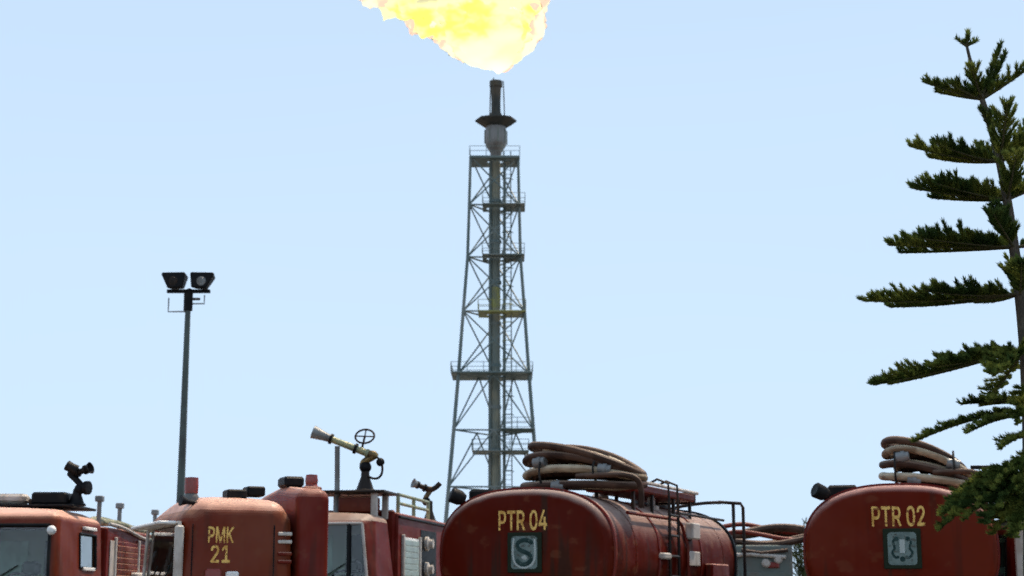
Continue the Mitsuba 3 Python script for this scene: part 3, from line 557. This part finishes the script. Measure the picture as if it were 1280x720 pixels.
# crew truck marked PMK 21, turned to the left, its side towards the viewer
def truck_crew():
    hd = np.array([-.92, -.39]); hd /= np.linalg.norm(hd); left = np.array([-hd[1], hd[0]])
    W = 2.36; o = np.array([-4.02, 20.0]) - left * (W / 2) + hd * .12
    t = thing('crew_truck', 'red crew truck marked PMK 21 with rounded cab turned to the left', 'fire truck', frame(o, hd), 'fire trucks facing the yard')
    xf, wf = cab(t, W, 1.50, .75, 2.88, 1.72, 2.60, .07, 'brown_red_paint', 'roof_paint', tumble=.03, r=.24, dome=.12, margin=.13)
    obj('sun_visor', box(-.02, .20, -1.0, 1.02, 2.60, 2.64, .012), 'white_paint', t)
    obj('pillar_trim', box(-.09, .012, W / 2 - .125, W / 2 - .012, 1.7, 2.58, .02), 'pale_trim', t)
    y = W / 2
    S = np.array([[-1, 0, 0, 0], [0, 0, 1, 0], [0, 1, 0, 0], [0, 0, 0, 1]], float)
    cabm = meshkit.WRITTEN[scene[t + '__cab']['filename']]
    def skin(x, z):     # outermost y of the cab at (x, z)
        A, B_, C = (cabm[0][cabm[1][:, q]].astype(float) for q in range(3)); d = (B_[:, 0] - A[:, 0]) * (C[:, 2] - A[:, 2]) - (C[:, 0] - A[:, 0]) * (B_[:, 2] - A[:, 2])
        d = np.where(np.abs(d) < 1e-12, 1e-12, d)
        u = ((x - A[:, 0]) * (C[:, 2] - A[:, 2]) - (C[:, 0] - A[:, 0]) * (z - A[:, 2])) / d; v = ((B_[:, 0] - A[:, 0]) * (z - A[:, 2]) - (x - A[:, 0]) * (B_[:, 2] - A[:, 2])) / d
        ok = (u >= -1e-6) & (v >= -1e-6) & (u + v <= 1 + 1e-6)
        return (A[:, 1] + u * (B_ - A)[:, 1] + v * (C - A)[:, 1])[ok].max()
    def onside(m, x, z, yy): m = m.copy(); m.apply_transform(S); m.apply_translation((x, yy, z)); return m
    obj('lettering', onside(lettering('PMK', .19, .58), -.55, 2.47, max(skin(-.55, 2.40), skin(-.55, 2.55)) - .002), 'yellow_letter', t, smooth=False)
    obj('lettering', onside(lettering('21', .205, .75), -.55, 2.235, max(skin(-.55, 2.15), skin(-.55, 2.32)) - .002), 'yellow_letter', t, smooth=False)
    for z in (2.47, 2.37, 2.22, 2.12): obj('vent', box(-1.46, -1.28, y - .03, y + .012 - (z > 2.3) * .012, z, z + .045, .01), 'pale_trim' if z > 2.3 else 'red_paint', t)
    obj('door_seam', box(-1.235, -1.22, y - .03, y - .006, .9, 2.6, .002), 'black', t)
    obj('door_seam', box(-.20, -.19, y - .03, y - .006, .9, 2.6, .002), 'black', t)
    obj('side_lamp', box(-.78, -.62, y - .02, y + .05, 1.90, 2.02, .02), 'white_paint', t)
    obj('side_lamp', box(-.56, -.36, y - .02, y + .05, 1.90, 2.05, .02), 'red_lens', t)
    # taller rear compartment
    b = obj('compartment', tri(rhull([(x, s * (y - .16), z, .15) for x in (-1.68, -1.82) for s in (-1, 1) for z in (.9, 2.93)] + [(x, 0, 3.02, .15) for x in (-1.70, -1.80)], 24)), 'red_paint', t, smooth=30)
    obj('compartment_roof', tri(rhull([(x, s * (y - .26), 3.04, .05) for x in (-1.64, -1.86) for s in (-1, 1)] + [(x, 0, 3.13, .05) for x in (-1.68, -1.82)], 16)), 'roof_paint', b, smooth=30)
    # roof kit
    bc = obj('beacon', lathe([(0, .10), (.085, .10), (.09, .2), (.085, .30), (0, .31)], 18).apply_translation((-.25, .72, 2.90)), 'red_lens', t)
    obj('beacon_base', lathe([(0, 0), (.10, 0), (.10, .05), (.075, .10), (0, .10)], 18).apply_translation((-.25, .72, 2.90)), 'grey_steel', bc)
    obj('horn', put(lathe([(0, 0), (.03, 0), (.03, .14), (.07, .24), (0, .24)], 14), (-.30, .92, 2.86), (1, .2, .15)), 'black', t)
    for x, yy, z, w in ((-.85, .55, 3.0, .13), (-1.15, .35, 3.06, .12)): obj('roof_vent', box(x - w, x + w, yy - .15, yy + .15, z - .06, z + .07, .02), 'black', t)
    obj('roof_lamp', box(-1.85, -1.58, -.1, .3, 3.15, 3.29, .03), 'black', t)
    bc = obj('beacon', lathe([(0, 0), (.09, 0), (.09, .05), (.075, .07), (.085, .12), (.075, .2), (0, .21)], 18).apply_translation((-1.82, .74, 3.08)), 'red_lens', t)
    obj('beacon_base', box(-1.92, -1.68, .6, .9, 3.06, 3.12, .02), 'red_paint', bc)
    for s in (-1, 1):
        for x in (-1.0, -4.3): wheel(t, x, s * .98, .48, .3)
    obj('flat_bed', box(-6.2, -2.3, -1.15, 1.15, .95, 1.15, .03), 'black', t)
truck_crew()

# foam truck behind, with the big water cannon
def truck_foam():
    bk = np.array([.165, .986]); bk /= np.linalg.norm(bk)
    t = thing('foam_truck', 'red fire truck in the middle with a large aimed water cannon above its cab', 'fire truck', frame((-3.38, 26.0), -bk), 'fire trucks facing the yard')
    xf, wf = cab(t, 2.44, 1.5, .75, 3.02, 1.85, 2.86, .16, 'red_paint', 'faded_roof', tumble=.17, mull=(-.78, .0, .78), r=.16, margin=.12, side=[(-.35, -1.2, 1.9, 2.8, -1)])
    b = obj('body', tri(rhull([(x, s * 1.17, z, .04) for x in (-1.62, -6.6) for s in (-1, 1) for z in (.85, 3.08)], 12)), 'red_paint', t)
    obj('rear_wall', box(-1.62, -1.52, -1.15, 1.15, 1.0, 3.16, .03), 'red_paint', t)
    k = obj('shutter', box(-3.1, -1.9, 1.21, 1.225, 1.2, 2.72, .004), 'white_paint', t, label='greenish white roller shutter')
    slats(t, k, -3.04, -1.96, 1.226, 1.24, 2.68, 'shutter', 14)
    for x in (-1.86, -3.14): obj('shutter_rail', box(x - .04, x + .04, 1.21, 1.26, 1.1, 2.76, .01), 'pale_trim', t)
    obj('locker', box(-4.6, -3.3, 1.21, 1.22, 1.2, 2.9, .004), 'black', t)
    for z in (2.66, 2.2): obj('coupling', put(lathe([(0, 0), (.13, 0), (.13, .05), (.08, .07), (.08, .14), (0, .14)], 16), (-3.7, 1.22, z), (0, 1, 0)), 'pale_trim', t)
    obj('drip_rail', box(-6.6, -1.6, 1.19, 1.25, 3.03, 3.07, .01), 'black', t)
    # roof platform and cannon
    obj('roof_plate', box(-1.7, -.6, -.15, 1.2, 3.40, 3.44, .01), 'dark_metal', t)
    for x in (-.75, -1.5):
        for y in (.15, 1.0): obj('plate_leg', box(x - .05, x + .05, y - .05, y + .05, 3.0, 3.40, .01), 'pale_trim', t)
    obj('cannon_box', box(-1.35, -.85, .35, .95, 3.08, 3.36, .03), 'brown_red_paint', t)
    yb = .72
    cannon(t, (-1.2, yb, 3.44), (-1.2, yb, 3.86), (-1.15, yb + .06, 4.08), (-1.0, yb - .92, 4.47), .86, 'green_metal',
           wheel_at=((-1.2, yb - .02, 4.38), .16, (.75, .1, .60)))
    obj('aerial', rod((-1.0, .30, 3.0), (-1.0, .28, 4.2), .045, 8), 'grey_steel', t)
    rails = [rod((-2.0, 1.1, z), (-4.4, 1.1, z), .03, 6) for z in (3.30, 3.45)] + [rod((x, 1.1, 3.1), (x, 1.1, 3.47), .035, 6) for x in (-2.0, -3.2, -4.4)]
    obj('guard_rail', cat(*rails), 'green_metal', t)
    cannon(t, (-4.9, 1.02, 3.10), (-4.9, .95, 3.50), (-4.9, 1.0, 3.72), (-4.7, .72, 3.84), .7, 'dark_metal', name='small_water_cannon')
    obj('spout', tube(resample([(-4.9, 1.0, 3.72), (-4.9, 1.1, 3.74), (-4.9, 1.22, 3.84)], 10), .05, 8), 'dark_metal', t)
    for s in (-1, 1):
        for x in (-1.1, -4.8): wheel(t, x, s * 1.0, .52, .32)
truck_foam()

# truck cut by the right edge
def truck_right():
    t = thing('rescue_truck', 'red rescue truck with pale window posts behind the pine at the right edge', 'fire truck', frame((8.45, 23.4), (-.06, -1)), 'fire trucks facing the yard')
    cab(t, 2.44, 2.2, .75, 2.85, 1.92, 2.68, .12, 'red_paint', 'dark_metal', tumble=.04, mull=(-.85, 0, .85), side=[(-.4, -1.3, 1.95, 2.6, -1), (-.4, -1.3, 1.95, 2.6, 1)])
    for s in (-1, 1): obj('window_post', box(-.02, .03, s * 1.1 - .07, s * 1.1 + .07, 1.85, 2.72, .02), 'pale_trim', t)
    obj('roof_locker', box(-2.0, -.5, -1.15, 1.1, 2.93, 3.12, .04), 'black', t)
    obj('hand_rail', cat(rod((-.6, -1.6, 3.62), (-.6, 1.0, 3.60), .03, 8), *[rod((-.6, y, 3.0), (-.6, y, 3.62), .025, 6) for y in (-1.0, 1.0)]), 'black', t)
    obj('body', tri(rhull([(x, s * 1.18, z, .04) for x in (-2.32, -6.8) for s in (-1, 1) for z in (.85, 2.8)], 12)), 'red_paint', t)
    for s in (-1, 1):
        for x in (-1.2, -4.9): wheel(t, x, s * 1.0, .52, .32)
truck_right()

# grey green truck far behind, between the tankers, hoses on its roof
def truck_grey():
    t = thing('grey_truck', 'pale grey green box truck far behind between the two tankers', 'truck', frame((5.25, 39.6), (.10, 1)))
    cab(t, 2.3, 1.7, .75, 2.52, 1.7, 2.4, .15, 'truck_grey', 'truck_grey', tumble=.05)
    b = obj('body', tri(rhull([(x, s * 1.1, z, .05) for x in (-1.85, -6.0) for s in (-1, 1) for z in (.9, 2.72)], 12)), 'truck_grey', t)
    for z in (2.35, 2.5): obj('stripe', box(-.9, -.2, 1.10, 1.15, z, z + .07, .01), 'pale_trim', t)
    for y in (-.75, .75):
        obj('tail_lamp', box(-6.10, -6.04, y - .12, y + .12, 2.30, 2.42, .02), 'red_lens', t)
        obj('rear_door', box(-6.085, -6.045, y * .72 - .46, y * .72 + .46, 1.05, 2.22, .02), 'truck_grey', t)
    obj('rear_pipe', tube([(-6.12, -1.0, 2.52), (-6.14, -.3, 2.58), (-6.14, .4, 2.54), (-6.12, 1.0, 2.60)], .04, 8), 'pale_trim', t)
    obj('rear_pipe', tube([(-6.12, -1.05, 2.66), (-6.14, -.5, 2.60), (-6.14, -.1, 2.66)], .035, 8), 'hose_dark', t)
    for y, z in ((-.85, 2.48), (-.6, 2.40), (.2, 2.62)): obj('coupling', put(lathe([(0, 0), (.09, 0), (.09, .05), (.06, .06), (.06, .12), (0, .12)], 14), (-6.05, y, z), (-1, 0, 0)), 'pale_trim', t)
    for i in range(5): obj('panel_rib', box(-2.4 - i * .8, -2.34 - i * .8, 1.145, 1.18, 1.0, 2.68, .01), 'grey_steel', t)
    for y in (-1.0, 0, 1.0): obj('roof_rack', box(-5.8, -.8, y - .03, y + .03, 2.775, 2.83, .01), 'dark_metal', t)
    for s in (-1, 1):
        for x in (-1.0, -4.4): wheel(t, x, s * .98, .48, .3)
    h = thing('hose_bundle', 'brown hoses draped over the rack of the grey green truck', 'hose', place[t])
    for k, (y, z, s) in enumerate([(.2, 2.88, .06), (.55, 2.98, -.05), (.0, 3.08, .05), (-.5, 2.95, .08), (-.2, 3.20, -.06), (.1, 3.02, .02), (.3, 3.14, 0)]):
        xs = np.linspace(-1.35, 1.5, 40) * -1
        obj('hose_length', tube(np.c_[np.full(40, -5.7 + .4 * k) + .3 * np.sin(xs + k), xs + y * .3, z + .10 * np.sin(xs * 2.2 + k * 1.9) - .16 * (xs + .2) * (xs > -.2)], (.07, .05, .09)[k % 3], 8), ('hose_dark', 'red_paint', 'hose_dark')[k % 3], h, smooth=True)
truck_grey()

# ---------------------------------------------------------------- Norfolk pine
def needles(lines, rad, per_m, r, up=.35, wid=.010):
    """needle-like triangles all round each branchlet line (a, b)"""
    V = []
    for a, b in lines:
        n = max(4, int(np.linalg.norm(b - a) * per_m)); d = (b - a) / max(np.linalg.norm(b - a), 1e-6)
        s = r.random(n) ** .9
        p = a + (b - a) * s[:, None]; p[:, 2] += .12 * np.linalg.norm(b - a) * s ** 2
        q = r.normal(size=(n, 3)); q -= d * (q @ d)[:, None]; q /= np.linalg.norm(q, axis=1, keepdims=True)
        tip = p + (q * rad * (1.1 - .45 * s)[:, None] + d * rad * .9) + [0, 0, up * rad]
        w = np.cross(q, d) * wid
        V.append(np.stack([p - w, p + w, tip], 1))
    return np.concatenate(V).reshape(-1, 3)
def pine():
    r = np.random.default_rng(11)
    t = thing('norfolk_pine', 'tall layered pine with tiered branches standing at the right edge', 'tree', I4)
    Y = 16.0
    trunk = resample([(5.02, Y, -.05), (5.10, Y, 1.6), (5.17, Y, 3.0), (5.19, Y, 4.2), (5.14, Y, 5.2), (5.05, Y, 6.1), (4.90, Y, 6.8), (4.77, Y, 7.40)], 60)
    obj('trunk', tube(trunk, np.interp(np.linspace(0, 1, 60), [0, .4, .75, 1], [.10, .064, .040, .014]), 10), 'bark', t, smooth=True)
    def at(z): return np.array([np.interp(z, trunk[:, 2], trunk[:, 0]), Y, z])
    def branch(p0, tip, bow=0.0, full=1.0, lift=.5, length=.29, sunlit=.3):
        p0, tip = np.array(p0, float), np.array(tip, float); length *= .80; lift *= .85; full *= .85
        mid = (p0 + tip) / 2 + [0, 0, bow]
        ss = np.linspace(0, 1, 24)[:, None]
        ax = (1 - ss) ** 2 * p0 + 2 * ss * (1 - ss) * mid + ss ** 2 * tip
        L = np.linalg.norm(tip - p0)
        k = obj('branch', tube(ax, np.linspace(.016, .006, 24), 6), 'twig', t, smooth=True)
        lines = [(ax[i], ax[i + 1]) for i in range(3, 23)]
        n = int(L / .034 * full)
        hd = (tip - p0) / L; sd = np.cross(hd, [0, 0, 1.0]); sd /= max(np.linalg.norm(sd), 1e-6); up = np.cross(sd, hd)
        for i in range(n):
            s = .10 + .90 * (i + r.random()) / n
            a = np.array([np.interp(s, ss[:, 0], ax[:, q]) for q in range(3)])
            side = (-1) ** i
            l = length * min(1.0, .45 + L * .45) * (.55 + 1.2 * s * (1 - s) * 2 ** .5 + .1) * (1 - .55 * max(0, s - .75) / .25) * r.uniform(.65, 1.2)
            ang = r.uniform(.55, .95)
            d = hd * math.cos(ang) + sd * side * math.sin(ang) * r.uniform(.5, 1) + up * lift * r.uniform(.45, 1.25)
            d /= np.linalg.norm(d)
            lines.append((a, a + d * l))
        v = needles(lines, .042, 560, r, .5, .009)
        obj('needles', trimesh.Trimesh(v, np.arange(len(v)).reshape(-1, 3), process=False), 'needle_sunlit' if r.random() < sunlit else 'needle', k, smooth=False, kind='stuff')
    def whorl(z, left_tip, bow, n=5, rise=0.0, full=1.0, lift=.55, length=.30, spread=1.0):
        p = at(z); left_tip = np.array([left_tip[0], Y + r.uniform(-.15, .15), left_tip[1]])
        R = np.linalg.norm((left_tip - p)[:2]); dz = left_tip[2] - z
        branch(p, left_tip, bow, full, lift, length)
        for q in (-1, 1):
            f_ = r.uniform(.62, .85); o_ = p + (left_tip - p) * f_; o_[1] += q * R * .28
            branch(p, o_, bow, full * .9, lift, length)
        for i in range(1, n):
            a = math.pi + i * 2 * math.pi / n + r.uniform(-.25, .25); k = r.uniform(.72, 1.0) * spread * (.55 if math.sin(a) > .2 else 1)
            branch(p, p + [R * k * math.cos(a), R * k * math.sin(a), dz + rise * r.uniform(.6, 1.2)], bow, full * .85, lift, length)
    # leader and tiers, top to bottom
    tip = trunk[-1]
    for dx, dy, dz in ((-.10, 0, .06), (.12, .03, .05), (0, -.09, .07), (.0, .1, .05), (.02, 0, .13)): branch(tip - [0, 0, .02], tip + [dx, dy, dz], 0, .6, .4, .06)
    whorl(6.80, (4.30, 6.97), -.02, 5, .05, 1.0, .7, .22)
    branch(at(6.80), (5.18, Y, 7.30), -.06, 1.0, .35, .16); branch(at(6.82), (5.10, Y - .1, 7.36), -.05, 1.0, .35, .14)
    branch(at(6.38), (4.84, Y - .1, 6.66), .05, 1.0, .4, .12); branch(at(6.38), (4.92, Y - .2, 6.6), .05, 1.0, .4, .12)
    whorl(6.13, (4.14, 6.30), -.06, 5, .16, 1.15, .6, .27)
    branch(at(6.10), (5.55, Y, 6.72), -.05, 1.0, .5, .24)
    whorl(5.72, (4.11, 5.83), -.03, 5, .14, 1.25, .75, .28)
    branch(at(5.45), (4.92, Y - .1, 5.68), .02, 1.2, .4, .13); branch(at(5.42), (4.86, Y - .2, 5.60), .04, 1.2, .4, .15)
    whorl(5.22, (3.87, 5.25), -.02, 5, .1, 1.2, .7, .27)
    whorl(4.74, (3.61, 4.68), -.07, 5, .06, 1.2, .5, .27)
    whorl(4.18, (3.62, 3.79), -.05, 5, -.05, 1.15, .5, .28)
    whorl(3.62, (4.50, 3.60), .03, 4, -.02, 1.0, .35, .18)
    branch(at(3.56), (4.00, Y - .1, 3.22), .10, 1.0, .25, .17); branch(at(3.50), (4.45, Y - .35, 3.28), .08, .9, .3, .18)
    branch(at(3.3), (4.75, Y - .4, 3.12), .05, .8, .35, .2)
    whorl(3.02, (4.28, 2.50), .14, 5, -.2, 1.1, .35, .26)
    branch(at(2.95), (4.10, Y - .45, 2.33), .14, 1.0, .3, .24); branch(at(2.9), (4.45, Y - .8, 2.38), .12, 1.1, .35, .28)
    branch(at(2.85), (4.62, Y - .5, 2.30), .10, 1.1, .35, .28); branch(at(3.05), (4.6, Y - .6, 2.72), .10, 1.0, .4, .26)
    for (x, y_, z) in ((4.35, -.2, 2.55), (4.30, -.6, 2.42), (4.70, -.9, 2.25), (4.85, -.7, 2.68), (5.0, -.8, 2.2), (4.9, -.5, 3.35), (5.25, -.6, 3.0)):
        branch(at(z + .45), (x, Y + y_, z), .12, .8, .35, .26, .75)
    for z in (1.8,):
        whorl(z, (4.5, 1.5), .12, 5, -.1, .8, .35, .26)
pine()

# small bare bush far off, between the tankers
def bush():
    r = np.random.default_rng(5)
    t = thing('bush', 'thin pale roadside bush just showing beside the right tanker', 'bush', frame((10.85, 60.0)))
    lines = []
    st = []
    for i in range(16):
        a = r.uniform(0, 2 * np.pi); b = np.array([.5 * math.cos(a) * r.random() ** .5, .5 * math.sin(a), r.uniform(3.2, 4.9)])
        m = np.array([b[0] * .4, b[1] * .4, b[2] * .55]); st.append(tube(resample([(0, 0, 0), m, b], 8), np.linspace(.05, .012, 8), 5))
        for q in range(10):
            s = r.uniform(.45, 1); p = m + (b - m) * max(0, (s - .45) / .55); lines.append((p, p + r.normal(size=3) * [.28, .28, .2] + [0, 0, .18]))
    obj('stem', cat(*st), 'twig', t, smooth=True)
    v = needles(lines, .07, 60, r, .3, .02)
    obj('leaves', trimesh.Trimesh(v, np.arange(len(v)).reshape(-1, 3), process=False), 'bush_leaf', t, smooth=False, kind='stuff')
bush()
